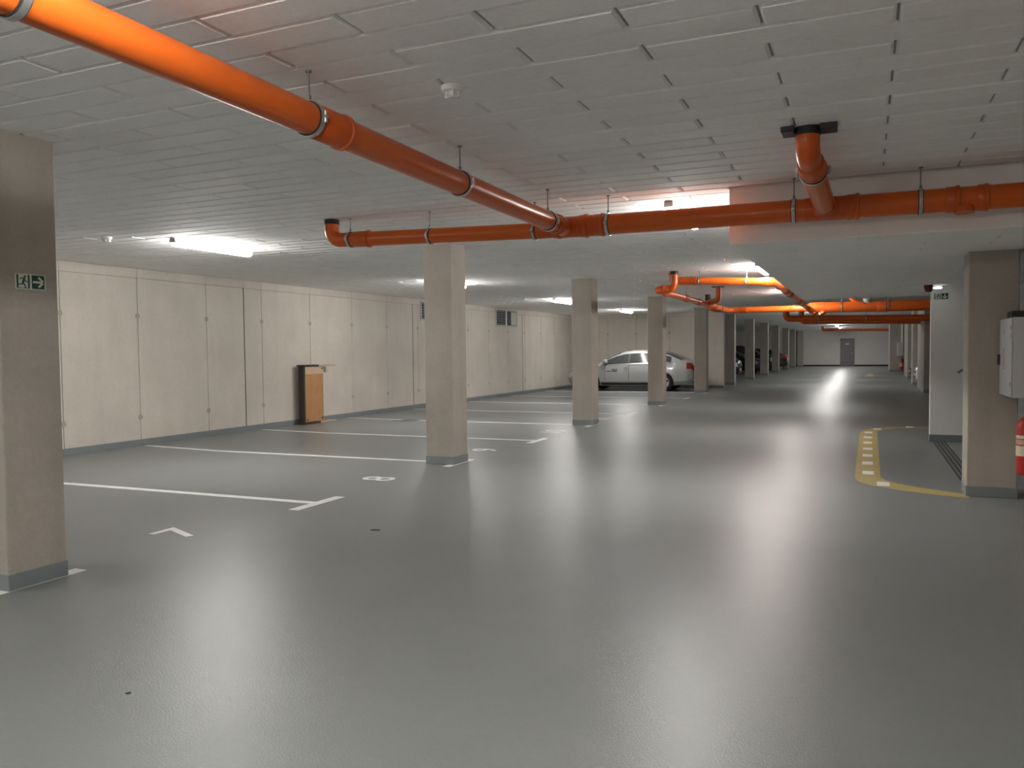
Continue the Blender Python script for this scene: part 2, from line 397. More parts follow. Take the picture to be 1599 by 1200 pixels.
def socket(parent, p, d, r, length=0.12, lip=True):
    p = Vector(p); d = Vector(d).normalized(); h = length/2; R_ = r+0.007
    pts = [p-d*h, p-d*(h-0.008), p+d*(h-0.035), p+d*(h-0.03), p+d*(h-0.006), p+d*h]
    rr = [r+0.001, R_, R_, R_+(0.007 if lip else 0), R_+(0.007 if lip else 0), r+0.002]
    return MB().tube(pts, rr, 28).obj('socket', 'orange_fit', parent, 40)

n1 = thing('drain_pipe', 'large orange drain pipe run crossing under the near ceiling', 'pipe', (0,0,0), 'orange drain pipes')
XM = -2.52
def zm(y): return 2.615-(y-3.29)*0.0107
pipe(n1, [(XM, -5.9, zm(-5.9)), (XM, 3.42, zm(3.42))], 0.079)
pipe(n1, [(XM, 3.42, zm(3.42)), (XM, 6.95, zm(6.95))], 0.079)
dm = (0, 1, -0.0107)
socket(n1, (XM, 3.47, zm(3.47)), dm, 0.079, 0.24)
socket(n1, (XM, 6.74, zm(6.74)), dm, 0.079, 0.14)
for y in (1.79, 3.31, 4.93, 6.58): clamp(n1, (XM, y, zm(y)), dm, 0.079)
YX = 7.08
def zx(x): return 2.636+(x+4.96)*-0.0265 if x < -2.75 else 2.592-(x+2.2)*0.0035
# left part with elbow up
el = [(-5.12, 7.06, 2.845), (-5.12, 7.06, 2.76)]+[tuple(p) for p in arc((-5.12, 7.06, 2.636), (-5.12, 7.06, 2.80), (-4.8, YX, 2.634), 0.11, 8)]+[(-4.86, YX, 2.633)]
pipe(n1, el, 0.073, 'elbow', 'orange_fit')
MB().tube([(-5.12, 7.06, 2.80), (-5.12, 7.06, ZC)], 0.078, 24).obj('sleeve', 'rubber', n1, 40)
pipe(n1, [(-4.88, YX, zx(-4.88)), (-2.70, YX, zx(-2.7599))], 0.073)
socket(n1, (-4.76, YX, zx(-4.76)), (1,0,-0.026), 0.073, 0.20)
dx = (1, 0, -0.0035)
pipe(n1, [(-2.80, YX, 2.581), (-2.66, YX, 2.585), (-2.58, YX, 2.592), (-2.20, YX, zx(-2.2))], [0.076, 0.080, 0.096, 0.096], 'tee', 'orange_fit')
pipe(n1, [(-2.22, YX, zx(-2.22)), (XR+0.05, YX, zx(XR))], 0.091)
socket(n1, (-2.36, YX, zx(-2.36)), dx, 0.094, 0.09); socket(n1, (-2.62, YX, 2.588), dx, 0.082, 0.08)
socket(n1, (-2.21, YX, zx(-2.2)), dx, 0.091, 0.10)
for x in (-4.90, -3.96, -2.84): clamp(n1, (x, YX, zx(x)), (1,0,-0.0265), 0.073)
for x in (-2.13, -0.548, 0.382): clamp(n1, (x, YX, zx(x)), dx, 0.091)
# branch on the right with elbow and flange
bt = [(-0.345, 5.50, 2.84), (-0.345, 5.50, 2.78)]+[tuple(p) for p in arc((-0.345, 5.50, 2.70), (-0.345, 5.50, 2.85), (-0.335, 5.95, 2.645), 0.09, 7)]
pipe(n1, bt+[(-0.338, 5.78, 2.665)], 0.074, 'elbow', 'orange_fit')
db = Vector((0.033, 1.22, -0.075)).normalized()
pipe(n1, [(-0.338, 5.78, 2.666), (-0.305, 7.03, 2.580)], 0.080)
socket(n1, (-0.337, 5.78, 2.666), db, 0.079, 0.18); socket(n1, (-0.308, 6.93, 2.587), db, 0.080, 0.10)
clamp(n1, (-0.334, 5.92, 2.657), db, 0.085, rod=False)
MB().tube([(-0.345, 5.50, 2.80), (-0.345, 5.50, ZC)], 0.078, 24).obj('sleeve', 'rubber', n1, 40)
for a, b in (((-0.50, -0.42), (5.40, 5.56)), ((-0.27, -0.17), (5.42, 5.56))):
    link('flange_plate', bevbox(a[0], a[1], b[0], b[1], 2.815, 2.852, 0.004, 1), 'black', n1)
pipe(n1, [(-0.46, YX, zx(-0.46)), (-0.06, YX, zx(-0.06))], 0.095, 'tee', 'orange_fit')
socket(n1, (-0.10, YX, zx(-0.10)), dx, 0.093, 0.10)
socket(n1, (0.60, YX, zx(0.6)), dx, 0.091, 0.10); socket(n1, (0.80, YX, zx(0.8)), dx, 0.091, 0.08)
acc = MB().tube([(0.68, YX-0.02, zx(0.7)-0.06), (0.68, YX-0.025, zx(0.7)-0.108)], 0.072, 20).obj('access_cap', 'orange_fit', n1, 40)

n2 = thing('drain_pipe', 'second set of orange drain pipes looping round the lane lamp', 'pipe', (0,0,0), 'orange drain pipes')
Y1, Y2 = 14.7, 21.6
a1 = [(-3.22, Y1, ZC), (-3.22, Y1, 2.79)]+[tuple(p) for p in arc((-3.22, Y1, 2.70), (-3.22, Y1, 2.85), (-2.8, Y1, 2.69), 0.085, 6)]+[(-2.90, Y1, 2.692)]
pipe(n2, a1, 0.070, 'elbow', 'orange_fit', 20)
pipe(n2, [(-2.92, Y1, 2.692), (-1.60, Y1, 2.617)], 0.066, seg=20)
socket(n2, (-2.85, Y1, 2.688), (1,0,-0.057), 0.066, 0.14); clamp(n2, (-2.74, Y1, 2.682), (1,0,-0.057), 0.066); clamp(n2, (-1.92, Y1, 2.635), (1,0,-0.057), 0.066)
a2 = [(-1.63, Y1, 2.619)]+[tuple(p) for p in arc((-1.44, Y1, 2.605), (-1.8, Y1, 2.628), (-1.43, Y1+0.6, 2.592), 0.10, 6)]+[(-1.436, Y1+0.25, 2.60)]
pipe(n2, a2, 0.074, 'elbow', 'orange_fit', 20)
socket(n2, (-1.59, Y1, 2.616), (1,0,-0.057), 0.070, 0.10)
dr = Vector((0.10, 6.65, -0.13))
def rp(t): return Vector((-1.436, Y1+0.22, 2.60))+dr*t
pipe(n2, [rp(0), rp(1)], 0.066, seg=20)
for t in (0.05, 0.22, 0.33, 0.62): socket(n2, rp(t), dr, 0.066, 0.30)
clamp(n2, rp(0.36), dr, 0.068); clamp(n2, rp(0.75), dr, 0.066)
# left drop and branch
b1 = [(-3.13, 14.42, ZC), (-3.13, 14.42, 2.68)]+[tuple(p) for p in arc((-3.13, 14.42, 2.54), (-3.13, 14.42, 2.85), (-3.5, 14.42, 2.525), 0.10, 6)]+[(-3.26, 14.42, 2.535)]
pipe(n2, b1, 0.066, 'elbow', 'orange_fit', 20)
MB().tube([(-3.13, 14.42, 2.79), (-3.13, 14.42, ZC)], 0.074, 20).obj('sleeve', 'rubber', n2, 40)
MB().tube([(-3.22, Y1, 2.80), (-3.22, Y1, ZC)], 0.076, 20).obj('sleeve', 'orange_fit', n2, 40)
b2 = [(-3.24, 14.42, 2.536)]+[tuple(p) for p in arc((-3.44, 14.42, 2.53), (-3.2, 14.42, 2.537), (-3.42, 15.2, 2.522), 0.11, 7)]+[(-3.435, 14.75, 2.526)]
pipe(n2, b2, 0.070, 'elbow', 'orange_fit', 20)
socket(n2, (-3.28, 14.42, 2.535), (-1,0,0), 0.066, 0.10)
dl = Vector((0.15, 6.75, -0.066))
def lpnt(t): return Vector((-3.435, 14.75, 2.526))+dl*t
pipe(n2, [lpnt(0), lpnt(0.99)], 0.062, seg=20)
for t in (0.03, 0.28, 0.46, 0.72): socket(n2, lpnt(t), dl, 0.062, 0.30)
clamp(n2, lpnt(0.30), dl, 0.064); clamp(n2, lpnt(0.85), dl, 0.064)
c1 = [(-3.03, 18.5, ZC), (-3.03, 18.5, 2.68)]+[tuple(p) for p in arc((-3.03, 18.5, 2.55), (-3.03, 18.5, 2.85), (-3.3, 18.75, 2.51), 0.10, 6)]+[tuple(lpnt(0.60)+Vector((0.03,0,0.01)))]
pipe(n2, c1, 0.060, 'elbow', 'orange_fit', 20)
MB().box(-3.16, -2.90, 18.38, 18.62, 2.838, ZC).obj('flange_plate', 'black', n2)
MB().tube([(-3.7, 21.0, 2.70), (-3.7, 21.0, ZC)], 0.07, 16).obj('sleeve', 'rubber', n2, 40)
MB().tube([(-3.7, 21.0, 2.72), (-3.7, 21.0, 2.52), (-3.55, 21.3, 2.47), (-3.29, Y2, 2.465)], 0.06, 16).obj('elbow', 'orange_fit', n2, 40)
# collector
pipe(n2, [(-3.32, Y2-0.15, 2.467), (-3.20, Y2-0.02, 2.463), (-3.10, Y2, 2.462)], 0.070, 'elbow', 'orange_fit', 20)
pipe(n2, [(-3.12, Y2, 2.462), (-1.30, Y2, 2.452)], 0.076, seg=20)
socket(n2, (-2.9, Y2, 2.46), (1,0,0), 0.076, 0.20); socket(n2, (-1.70, Y2, 2.454), (1,0,0), 0.076, 0.16)
pipe(n2, [(-1.45, Y2, 2.452), (-1.34, Y2, 2.455), (-1.28, Y2, 2.458), (-0.95, Y2, 2.458)], [0.078, 0.085, 0.138, 0.138], 'tee', 'orange_fit', 24)
pipe(n2, [(-0.97, Y2, 2.458), (XB, Y2, 2.43)], 0.132, seg=24)
for x in (-0.55, 0.48): clamp(n2, (x, Y2, 2.455), (1,0,0), 0.132)
socket(n2, (0.35, Y2, 2.452), (1,0,0), 0.132, 0.22)
pipe(n2, [(-0.34, Y2-0.02, 2.68), (-0.28, Y2-0.05, 2.60), (-0.10, Y2-0.08, 2.53), (0.0, Y2-0.08, 2.50)], 0.055, 'branch', 'orange_fit', 16)
MB().tube([(0.02, Y2-0.02, 2.50), (0.02, Y2-0.06, 2.655)], [0.085, 0.095], 16).obj('access_cap', 'lampbody', n2, 40)
for x in (-1.18, -1.0): MB().tube([(x, Y2-0.06, 2.36), (x+0.03, Y2-0.08, 2.30)], 0.07, 16).obj('access_cap', 'orange_fit', n2, 40)

def far_pipe(label, y, x0, z0, z1, r):
    t = thing('drain_pipe', label, 'pipe', (0,0,0), 'orange drain pipes')
    pts = [(x0, y, ZC), (x0, y, z0+0.22)]+[tuple(p) for p in arc((x0, y, z0), (x0, y, ZC), (x0+2, y, z0), r*1.3, 6)]+[(x0+0.35, y, z0)]
    pipe(t, pts, r, 'elbow', 'orange_fit', 16); pipe(t, [(x0+0.33, y, z0), (XB, y, z1)], r, seg=18)
    socket(t, (x0+0.45, y, z0-0.003), (1,0,0), r, 0.2); clamp(t, (x0+1.0, y, z0-0.01), (1,0,-0.02), r); clamp(t, (x0+2.4, y, z0+(z1-z0)*0.27), (1,0,-0.02), r)
    return t
far_pipe('dark red-orange drain pipe below the second pipe set, running right', 28.0, -2.40, 2.42, 2.25, 0.105)
far_pipe('dark red-orange drain pipe low behind its near twin', 30.6, -2.10, 2.40, 2.22, 0.10)
far_pipe('thin dark drain pipe near the far door', 56.0, -2.55, 2.60, 2.45, 0.085)

# ------------------------------------------------------------------ floor markings
def flat(parent, name, poly, mt, z=0.0025):
    mb = MB(); mb.prism(poly, lambda u, v, d: (u, v, d), z); return mb.obj(name, mt, parent)
def strip(p, q, w0):
    p, q = Vector((*p, 0)), Vector((*q, 0)); d = (q-p).normalized(); n = Vector((-d.y, d.x, 0))*w0/2
    return [tuple((a)[:2]) for a in (p-n, q-n, q+n, p+n)]
GS = 'white bay lines on the floor'
def bay_line(y, label, kink=0.0, bar=True, xe=-4.88, off=0.0):
    t = thing('bay_line', label, 'floor marking', (-4.85, y, 0), GS)
    def R_(poly): return [(u+4.85, v-y) for u, v in poly]
    pl = [(-10.65, y+kink, ), (-9.03, y-0.02), (xe, y)]
    hw = 0.05
    poly = [(p[0], p[1]-hw) for p in pl]+[(p[0], p[1]+hw) for p in reversed(pl)]
    flat(t, 'line', R_(poly), 'line')
    if bar: flat(t, 'end_bar', R_([(-4.94-off, y-0.37), (-4.83-off, y-0.37), (-4.83-off, y+0.37), (-4.94-off, y+0.37)]), 'line', 0.0027)
    return t
bay_line(3.47, 'white bay line ending at the column with the exit sign', off=0.025)
bay_line(6.42, 'broad white bay line with T-shaped end nearest the camera', 0.15)
bay_line(9.42, 'white bay line running into the column left of centre', 0.16)
bay_line(12.20, 'thin white bay line with T-shaped end right of the middle column', 0.16)
bay_line(15.06, 'white bay line passing over the dark floor patch', 0.15)
bay_line(17.95, 'white bay line next beyond the one with the dark patch', 0.12)
bay_line(21.1, 'white bay line second beyond the one with the dark patch', 0.12)
bay_line(24.2, 'white bay line in front of the silver car bay', 0.1)
bay_line(27.4, 'white bay line along the near side of the silver car', 0.1)
def number(txt, y, label):
    cu = bpy.data.curves.new('bay_number', 'FONT'); cu.body = txt; cu.size = 0.56; cu.align_x = 'CENTER'; cu.align_y = 'CENTER'; cu.extrude = 0.0012; cu.offset = 0.004
    tmp = bpy.data.objects.new('tmp', cu); C.objects.link(tmp); dg = bpy.context.evaluated_depsgraph_get()
    me = bpy.data.meshes.new_from_object(tmp.evaluated_get(dg)); bpy.data.objects.remove(tmp); bpy.data.curves.remove(cu)
    me.materials.clear(); o = link('bay_number', me, 'line'); o.location = (-5.14, y, 0.0014); o.rotation_euler = (0, 0, PI/2)
    tag(o, label, 'floor marking', 'white bay numbers'); return o
number('7', 4.94, 'white painted digit 7 on the floor nearest the camera')
number('8', 7.93, 'white painted digit 8 on the floor left of the middle column')
number('9', 10.80, 'white painted digit 9 on the floor right of the middle column')
number('10', 13.65, 'white painted number 10 on the floor left of the third column')
number('11', 16.55, 'white painted number 11 on the floor beyond the third column')

# yellow walkway line
yw = thing('walkway_line', 'yellow walkway line curving round the exit opening with white dashes', 'floor marking', (0, 12.5, 0))
def Yp(pl): return [(u, v-12.5) for u, v in pl]
outer = [(0.93, 8.84), (0.62, 8.93), (0.30, 9.12), (0.05, 9.33), (-0.06, 9.52), (-0.105, 9.80), (-0.085, 15.05), (-0.05, 15.45), (0.10, 15.85), (0.45, 16.22), (0.80, 16.45), (1.05, 16.55), (1.6, 16.6)]
inner = [(1.6, 16.32), (1.05, 16.28), (0.80, 16.18), (0.50, 15.95), (0.28, 15.65), (0.19, 15.30), (0.16, 9.95), (0.21, 9.72), (0.33, 9.50), (0.55, 9.30), (0.74, 9.16), (0.93, 9.06)]
n = len(outer); mb = MB()
inn = list(reversed(inner))
# triangulated band between outer and inner outline
pts = Yp(outer)+Yp(inner)
bm = bmesh.new(); vs = [bm.verts.new((u, v, 0.0022)) for u, v in pts]; f = bm.faces.new(vs); bmesh.ops.triangulate(bm, faces=[f])
ext = bmesh.ops.extrude_face_region(bm, geom=list(bm.faces)); bmesh.ops.translate(bm, vec=(0,0,-0.0022), verts=[g for g in ext['geom'] if isinstance(g, bmesh.types.BMVert)])
bmesh.ops.recalc_face_normals(bm, faces=bm.faces); me = bpy.data.meshes.new('band'); bm.to_mesh(me); bm.free(); link('band', me, 'yellow', yw)
for x, y, rz in [(0.035, 10.23, 0), (0.03, 11.08, 0), (0.03, 11.87, 0), (0.035, 12.66, 0), (0.035, 13.47, 0), (0.04, 14.28, 0), (0.05, 15.09, 0), (0.18, 9.44, 0), (0.20, 15.78, 0), (0.74, 16.33, 0)]:
    o = link('dash', bevbox(-0.062, 0.062, -0.13, 0.13, 0.0, 0.006, 0.002, 1), 'line', yw); o.location = (x, y-12.5, 0); o.rotation_euler = (0, 0, rz)
y2 = thing('walkway_line', 'short faint yellow floor marking far down the lane', 'floor marking', (0.3, 47, 0))
flat(y2, 'band', [(-0.30, -1.8), (-0.05, -2.8), (0.10, -2.8), (0.05, -1.2), (0.08, 3.8), (-0.08, 3.8), (-0.22, 0.0)], 'yellow')

# slot channel between right column and white wall
ch = thing('slot_channel', 'three dark slots of the drain channel set in the floor by the exit', 'floor channel', (1.0, 11.7, 0))
for k in range(4):
    x = -0.04+k*0.052
    MB().box(x-0.008, x+0.008, -2.30, 2.22, -0.005, 0.0018).obj('slot', 'rubber', ch)
for k in range(3):
    x = -0.014+k*0.052
    MB().box(x-0.016, x+0.016, -2.30, 2.22, -0.005, 0.0026).obj('rail', 'stain', ch)

# dark floor patch, small marks
tag(flat(None, 'floor_patch', [(-9.25, 14.75), (-8.85, 14.72), (-8.72, 15.1), (-9.1, 15.2)], 'stain', 0.0045), 'dark grey patch lying on a bay line near the left wall', 'floor marking')
tag(flat(None, 'floor_chip', [(-3.74, 5.60), (-3.70, 5.575), (-3.64, 5.60), (-3.66, 5.63), (-3.71, 5.635)], 'rubber', 0.002), 'small black scuff on the floor below the digit 8', 'floor marking')
tag(flat(None, 'floor_chip', [(-2.925, 2.48), (-2.908, 2.475), (-2.90, 2.49), (-2.915, 2.50)], 'rubber', 0.002), 'tiny dark spot on the floor at lower left', 'floor marking')

# ------------------------------------------------------------------ exit signs
def exit_sign(label, loc, rz, w0=0.206, h0=0.10, arrow='right', group='green exit signs'):
    """built in the local XZ plane facing -Y"""
    t = thing('exit_sign', label, 'sign', loc, group, rz)
    link('plate', bevbox(-w0/2, w0/2, -0.004, 0, -h0/2, h0/2, 0.0015, 1), 'signwhite', t)
    s = h0*0.86; cxl, cxr = -w0*0.245, w0*0.245; T = lambda cx: (lambda u, v, d: (cx+u*s, -0.0042-d, v*s))
    def poly(name, cx, pl, mt, d=0.0005): MB().prism(pl, T(cx), d).obj(name, mt, t)
    def sq(x0, x1, y0, y1): return [(x0,y0),(x1,y0),(x1,y1),(x0,y1)]
    def limb(a, b, w_):
        a, b = Vector((*a, 0)), Vector((*b, 0)); d = (b-a).normalized(); nn = Vector((-d.y, d.x, 0))*w_/2
        return [tuple((q)[:2]) for q in (a-nn, b-nn, b+nn, a+nn)]
    poly('door_jamb', cxl, sq(-0.5, -0.37, -0.5, 0.5), 'green'); poly('door_jamb', cxl, sq(0.37, 0.5, -0.5, 0.5), 'green')
    poly('threshold', cxl, sq(-0.37, 0.37, -0.5, -0.46), 'green')
    m = MB(); F = T(cxl)
    m.prism([(0.14+0.085*math.cos(a), 0.36+0.085*math.sin(a)) for a in [2*PI*k/12 for k in range(12)]], F, 0.0006)
    for a, b, w_ in (((0.12,0.26),(-0.02,-0.05),0.15), ((0.10,0.24),(-0.12,0.26),0.07), ((-0.12,0.26),(-0.24,0.14),0.07), ((0.10,0.22),(0.16,0.0),0.07), ((0.16,0.02),(0.40,-0.02),0.07),
                     ((-0.02,-0.04),(0.10,-0.26),0.10), ((0.10,-0.24),(0.20,-0.48),0.09), ((-0.03,-0.04),(-0.10,-0.22),0.10), ((-0.10,-0.21),(-0.37,-0.22),0.08)):
        m.prism(limb(a, b, w_), F, 0.0006)
    m.obj('running_figure', 'green', t)
    poly('arrow_field', cxr, sq(-0.5, 0.5, -0.5, 0.5), 'green')
    ang = {'right': 0.0, 'down': -PI/2, 'upright': PI/4}[arrow]
    def rot(pl): return [(u*math.cos(ang)-v*math.sin(ang), u*math.sin(ang)+v*math.cos(ang)) for u, v in pl]
    m = MB(); F2 = lambda u, v, d: (cxr+u*s, -0.0047-d, v*s)
    for a, b in (((-0.42, 0.0), (0.30, 0.0)), ((0.38, 0.045), (0.02, 0.36)), ((0.38, -0.045), (0.02, -0.36))):
        m.prism(rot(limb(a, b, 0.16)), F2, 0.0006)
    m.obj('arrow', 'signwhite', t); return t
exit_sign('green and white exit sign with right arrow on the left column', (-4.855, 3.505, 1.932), PI/2)
exit_sign('small dark exit sign high on the white wall end', (1.045, 13.935, 2.225), 0, 0.20, 0.10, 'down')

# ------------------------------------------------------------------ detectors, alarm, emergency lamp
def detector(label, x, y, z=ZC, s=1.0):
    t = thing('smoke_detector', label, 'detector', (x, y, z), 'ceiling smoke detectors')
    MB().tube([(0,0,0), (0,0,-0.006*s), (0,0,-0.028*s), (0,0,-0.032*s)], [0.058*s, 0.060*s, 0.056*s, 0.05*s], 24).obj('base', 'plastic_white', t, 35)
    MB().tube([(0,0,-0.03*s), (0,0,-0.055*s), (0,0,-0.062*s)], [0.030*s, 0.034*s, 0.026*s], 16).obj('sensor_head', 'plastic_white', t, 35)
    mb = MB()
    for k in range(6):
        a = k*PI/3; c = Vector((0.036*s*math.cos(a), 0.036*s*math.sin(a), -0.045*s)); mb.add(*_cube(c, Vector((0.006,0,0))*s, Vector((0,0.006,0))*s, Vector((0,0,0.014))*s))
    mb.obj('cage', 'plastic_white', t); return t
detector('round white smoke detector on the ceiling above the long pipe', -1.99, 3.82)
detector('small smoke detector left of the nearest glowing lamp', -8.15, 6.85)
detector('tiny smoke detector above the silver car roof', -5.16, 22.2)
detector('tiny smoke detector near the wall vent', -8.2, 19.6)
al = thing('alarm_sounder', 'dark red alarm sounder on the lowered ceiling beside the exit sign', 'alarm', (0.845, 13.50, ZL))
MB().tube([(0,0,0), (0,0,-0.015)], 0.062, 20).obj('base', 'alarmred', al, 35)
MB().tube([(0,0,-0.015), (0,0,-0.03), (0,0,-0.09), (0,0,-0.10)], [0.064, 0.064, 0.046, 0.036], 20).obj('horn', 'alarmred', al, 35)
em = thing('emergency_lamp', 'oval white emergency lamp just above the small exit sign', 'lamp', (0.975, 13.62, ZL))
MB().tube([(0,0,0), (0,0,-0.025)], 0.05, 20).obj('base', 'plastic_white', em, 35)
MB().tube([(0,0,-0.025), (0,0,-0.032), (0,0,-0.045), (0,0,-0.052)], [0.05, 0.062, 0.06, 0.04], 24).obj('diffuser', 'emlamp', em, 35)

# ------------------------------------------------------------------ wall cabinet, extinguisher and conduit at right
cb = thing('wall_cabinet', 'light grey wall cabinet on the right edge with black latch', 'cabinet', (1.295, 8.58, 1.0))
link('body', bevbox(-0.115, 0.122, -0.33, 0.33, 0.0, 0.71, 0.006), 'cabinet', cb)
dr_ = link('door', bevbox(-0.130, -0.117, -0.325, 0.325, 0.006, 0.704, 0.004), 'cabinet', cb)
link('latch', bevbox(-0.150, -0.128, 0.285, 0.315, 0.28, 0.38, 0.004), 'black', dr_)
for z in (0.55, 0.62, 0.12): link('hinge', bevbox(-0.142, -0.128, -0.33, -0.315, z-0.02, z+0.02, 0.003, 1), 'cabinet', dr_)
mb = MB()
for k in range(9): mb.box(-0.1312, -0.130, 0.045, 0.085, 0.245+k*0.022, 0.245+k*0.022+0.014)
mb.obj('red_lettering', 'redprint', dr_)
MB().prism([(0.04, 0.56), (0.09, 0.58), (0.04, 0.61)], lambda u, v, d: (-0.130-d, u, v), 0.0012).obj('pictogram', 'plastic_grey', dr_)
link('cable_gland', bevbox(-0.09, 0.09, -0.05, 0.20, 0.71, 0.775, 0.006), 'black', cb)
cd = thing('conduit', 'pale vertical conduit above the wall cabinet', 'conduit', (1.385, 8.62, 1.77))
MB().tube([(0,0,0.0), (0,0,ZL-1.77)], 0.02, 14).obj('tube', 'plastic_white', cd, 40)
MB().tube([(0,0,0.30), (0,0,0.33)], 0.027, 14).obj('clip', 'plastic_white', cd, 40)
def extinguisher(label, loc, sc=1.0):
    t = thing('fire_extinguisher', label, 'extinguisher', loc)
    def zz(*p): return [(0,0,q*sc) for q in p]
    MB().tube(zz(0, 0.01, 0.02, 0.44, 0.48, 0.505, 0.52), [r*sc for r in (0.070, 0.078, 0.080, 0.080, 0.070, 0.045, 0.025)], 28).obj('cylinder', 'red', t, 35)
    MB().tube(zz(0.51, 0.56), 0.02*sc, 14).obj('valve', 'black', t, 35)
    link('lever', bevbox(-0.02*sc, 0.09*sc, -0.012*sc, 0.012*sc, 0.555*sc, 0.575*sc, 0.003, 1), 'black', t)
    MB().tube([(0.02*sc,0,0.54*sc), (0.09*sc,0.02*sc,0.52*sc), (0.10*sc,0.03*sc,0.40*sc), (0.095*sc,0.03*sc,0.15*sc)], 0.012*sc, 10).obj('hose', 'black', t, 40)
    for z0, z1 in ((0.325, 0.355), (0.17, 0.26)):
        MB().tube(zz(z0, z1), 0.0812*sc, 28).obj('label_band', 'cream', t, 35)
    mb = MB()
    for k in range(4): mb.tube(zz(0.275+k*0.011, 0.281+k*0.011), 0.0811*sc, 28)
    mb.obj('print_lines', 'cream', t, 35); return t
extinguisher('red fire extinguisher with pale label bands cut by the right edge', (1.330, 8.50, 0.30))
MB().box(1.40, 1.42, 8.47, 8.53, 0.55, 0.72).obj('wall_bracket', 'steel', bpy.data.objects['fire_extinguisher'])
br = bpy.data.objects['wall_bracket']; br.location = (-1.330, -8.50, -0.30)
# far white box + extinguisher on the far pier
fb = thing('junction_box', 'small white box on the far concrete pier', 'box', (1.88, 53.2, 0.90))
link('body', bevbox(-0.17, 0.17, -0.10, 0.10, 0, 0.83, 0.01), 'cabinet', fb)
link('door', bevbox(-0.155, 0.155, -0.115, -0.10, 0.02, 0.81, 0.004), 'cabinet', fb)
MB().tube([(0.1, 0, 0.83), (0.1, 0, ZC-0.90)], 0.05, 10).obj('conduit', 'plastic_white', fb, 40)
e2 = extinguisher('red fire extinguisher below the small far white box', (1.94, 53.18, 0.12), 1.15)
# handrail stub and black stop
hr = thing('handrail', 'short dark handrail end beside the right column', 'handrail', (1.30, 13.72, 1.10))
MB().tube([(-0.045, -0.03, -0.03), (0.0, -0.02, 0.0), (0.25, 0.0, 0.12), (0.6, 0.05, 0.30)], 0.02, 12).obj('rail', 'plastic_grey', hr, 40)
MB().tube([(0.05, 0.0, 0.02), (0.05, 0.10, -0.02), (0.05, 0.22, -0.02)], 0.008, 8).obj('bracket', 'plastic_grey', hr, 40)
gs = thing('gate_stop', 'small black post at the foot of the white wall', 'post', (1.365, 13.70, 0))
link('post', bevbox(-0.02, 0.02, -0.02, 0.02, 0.0, 0.31, 0.004), 'black', gs)
link('foot_plate', bevbox(-0.04, 0.04, -0.04, 0.04, 0.0, 0.008, 0.002, 1), 'black', gs)

# ------------------------------------------------------------------ wall vents (windows)
def vent(idx, y0, y1, z0, z1, lab):
    t = struct(link('window_%d' % idx, MB().box(XW-0.01, XW+0.012, y0-0.04, y1+0.04, z0-0.04, z1+0.04).mesh(), 'ventframe'), lab)
    MB().box(XW+0.010, XW+0.0135, y0, y1, z0, z1).obj('opening', 'ventdark', t)
    w1 = y0+(y1-y0)*0.46; nb = 6
    for k in range(nb):
        z = z0+(z1-z0)*(k+0.5)/nb
        MB().add([(XW+0.012, y0+0.03, z+0.012), (XW+0.012, w1-0.12, z+0.012), (XW+0.034, w1-0.12, z-0.012), (XW+0.034, y0+0.03, z-0.012),
                  (XW+0.012, y0+0.03, z+0.022), (XW+0.012, w1-0.12, z+0.022), (XW+0.036, w1-0.12, z-0.004), (XW+0.036, y0+0.03, z-0.004)],
                 [(3,2,1,0),(4,5,6,7),(0,1,5,4),(1,2,6,5),(2,3,7,6),(3,0,4,7)]).obj('louvre_blade', 'ventblade', t)
    MB().box(XW+0.012, XW+0.04, w1-0.03, w1+0.03, z0, z1).obj('mullion', 'plastic_white', t)
    MB().box(XW+0.012, XW+0.02, y1-(y1-y0)*0.28, y1-0.01, z0+0.02, z1-0.02).obj('grey_panel', 'ventframe', t)
    for a in ((y0-0.045, y0, z0-0.045, z1+0.045), (y1, y1+0.045, z0-0.045, z1+0.045), (y0, y1, z0-0.045, z0), (y0, y1, z1, z1+0.045)):
        MB().box(XW, XW+0.03, *a).obj('frame_bar', 'ventframe', t)
vent(1, 18.66, 20.3, 2.34, 2.77, 'dark louvred wall vent half hidden by the second column')
vent(2, 23.38, 25.0, 2.30, 2.77, 'louvred wall vent window right of the second column')

# far door
d1 = struct(link('door_1', MB().box(-1.78, -0.86, YF-0.05, YF-0.005, 0.0, 2.11).mesh(), 'door'), 'dark grey door in the far wall')
for a in ((-1.84, -1.78, 0, 2.17), (-0.86, -0.80, 0, 2.17), (-1.78, -0.86, 2.11, 2.17)):
    MB().box(a[0], a[1], YF-0.07, YF-0.001, a[2], a[3]).obj('door_frame', 'door', d1)
MB().box(-1.45, -1.20, YF-0.056, YF-0.05, 1.70, 1.78).obj('name_plate', 'plastic_white', d1)
MB().tube([(-0.95, YF-0.10, 1.02), (-1.07, YF-0.10, 1.02)], 0.012, 10).tube([(-0.95, YF-0.05, 1.02), (-0.95, YF-0.105, 1.02)], 0.012, 10).obj('handle', 'steel', d1)

